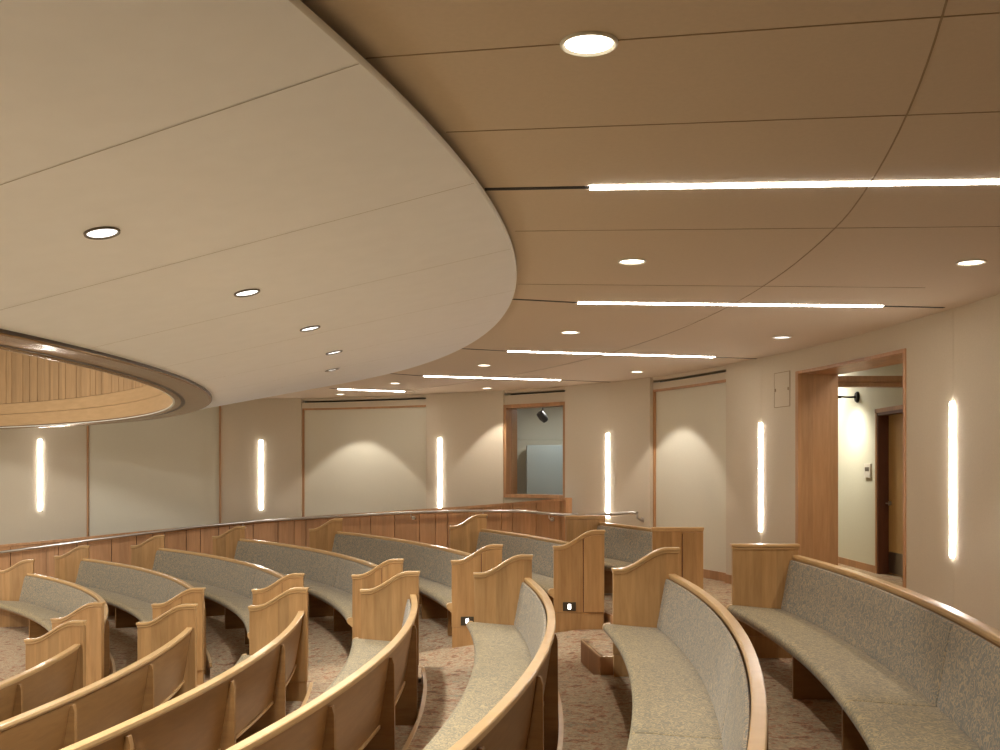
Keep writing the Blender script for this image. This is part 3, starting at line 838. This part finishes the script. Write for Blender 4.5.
for x, y, lb in CDL:
    h = cloud_hit(x, y)
    if not h: print('miss', x, y); continue
    c, r, t = h; sl = (ze(t)-ZR)/(RO-RI2)
    n = Vector((-sl*math.cos(t), -sl*math.sin(t), 1)).normalized()
    print('cloud light', x, y, [round(v_, 2) for v_ in c], round(r, 2), round(math.degrees(t), 1))
    downlight(c-n*.001, n, .060, lb, 'can_cool', POWER*1.9, 'round downlights in the pale ceiling', 'trim_grey', 150, .9)

# ---------- round opening: bronze ring and wooden drum
rr_ = bpy.data.objects.new('trim_ring_opening', None)
def ringsweep(prof, n=220, t0=T0, t1=T1):
    mb = MB(); mb.grid([[pol(r, t0+(t1-t0)*q/n, ZC+z) for r, z in prof] for q in range(n+1)], 0, True, True); return mb
struct(ringsweep([(11.17, .67), (11.17, .648), (11.155, .642), (11.14, .645), (11.13, .652), (10.90, .640), (10.885, .632), (10.865, .632), (10.85, .640), (10.85, .67)]).build('trim_ring', 'bronze', None, 40))
struct(ringsweep([(11.178, .672), (11.178, .654), (11.170, .652), (11.170, .672)]).build('trim_ring_edge', 'bronze_dark', None))
struct(ringsweep([(10.85, .645), (10.83, .645), (10.83, .655), (10.85, .655)]).build('trim_ring_inner', 'trim_white', None))
struct(ringsweep([(10.90, .655), (10.90, .84), (10.86, .84), (10.86, .655)]).build('wall_drum_band', 'slat_band'))
struct(ringsweep([(10.90, .846), (10.90, 1.0), (10.865, 1.0), (10.865, .846)]).build('wall_drum_upper_band', 'slat_band'))
struct(ringsweep([(10.94, .64), (10.94, 2.6), (10.905, 2.6), (10.905, .64)]).build('wall_drum', 'bronze_dark'))
mb = MB(); t = T0+.01; pats = [.26, .36, .22, .18, .30, .15, .34, .2]; q = 0
while t < T1-.04:
    w = pats[q % 8]/10.9; q += 1; g = .007/10.9; rows = []
    for e in range(4):
        tt = t+g+(w-2*g)*e/3; rows.append([pol(r, tt, ZC+z) for r, z in ((10.90, 1.006), (10.90, 2.58), (10.872, 2.58), (10.872, 1.006))])
    mb.grid(rows, 0, True, True); t += w
struct(mb.build('wall_drum_slats', 'slat_wood'))
mb = MB(); polgrid(0.0, 10.95, T0, T1, ZC+2.6, 60, 1, mb); struct(mb.build('ceiling_drum', 'cloud_white'))
for (x, y, pw) in ((-8.5, 11.5, 120), (-8.0, 6.0, 190), (-8.5, 1.0, 190)):  # unseen area lights added in the drum to raise the room's bounce light
    l = bpy.data.lights.new('drum_fill_light', 'AREA'); l.energy = pw; l.shape = 'DISK'; l.size = 1.6; l.color = (.97, .98, 1)
    o = bpy.data.objects.new('drum_fill', l); o.location = (x, y, ZC+2.55); COL.objects.link(o)
for x, y in ((-9.5, 11.0), (-7.5, 7.5), (-7.0, 3.5)):
    spot('drum_bounce_spot', (x, y, ZC+2.5), 900, 80, .8, .2, (.94, .97, 1))  # added spots, out of view, aimed down to feed the ceiling bounce
mb = MB(); mb.grid([[pol(.05, t_*math.pi/60, .012), pol(7.9, t_*math.pi/60, .012)] for t_ in range(-30, 31)]); struct(mb.build('floor_bounce_disc', 'booth_wall'))  # unseen pale disc added to bounce light up onto the pale ceiling
# unseen downlights added to both ceilings to brighten the room
k_ = 0
for x, y in ((.9, .3), (2.2, 1.8), (.2, -2.2)):
    spot('unseen_fill_bulb', (x, y, CE-.03), POWER*.9, 92, .18, .05)
for t, r in ((-22, 12.4), (-32, 12.4), (-12, 12.5)):
    t = math.radians(t); spot('unseen_fill_bulb', pol(r, t, zcl(r, t)-.05), POWER*3.0, 150, .9, .05, (.93, .97, 1))

# ------------------------------------------------------------------ world, camera, colour
w = bpy.data.worlds.new('world'); bpy.context.scene.world = w; w.use_nodes = True
w.node_tree.nodes['Background'].inputs['Color'].default_value = (1, .88, .7, 1)
w.node_tree.nodes['Background'].inputs['Strength'].default_value = .05
cam = bpy.data.cameras.new('camera'); co = bpy.data.objects.new('camera', cam); COL.objects.link(co)
co.location = (0, 0, ZC); co.rotation_euler = (math.pi/2, 0, 0)
cam.sensor_width = 36; cam.lens = 36*F/1000; cam.shift_y = (HOR-375)/1000; cam.clip_start = .02
bpy.context.scene.camera = co
vs = bpy.context.scene.view_settings
vs.view_transform = 'Standard'; vs.look = 'None'; vs.gamma = 1; vs.use_curve_mapping = False; vs.exposure = 0.97
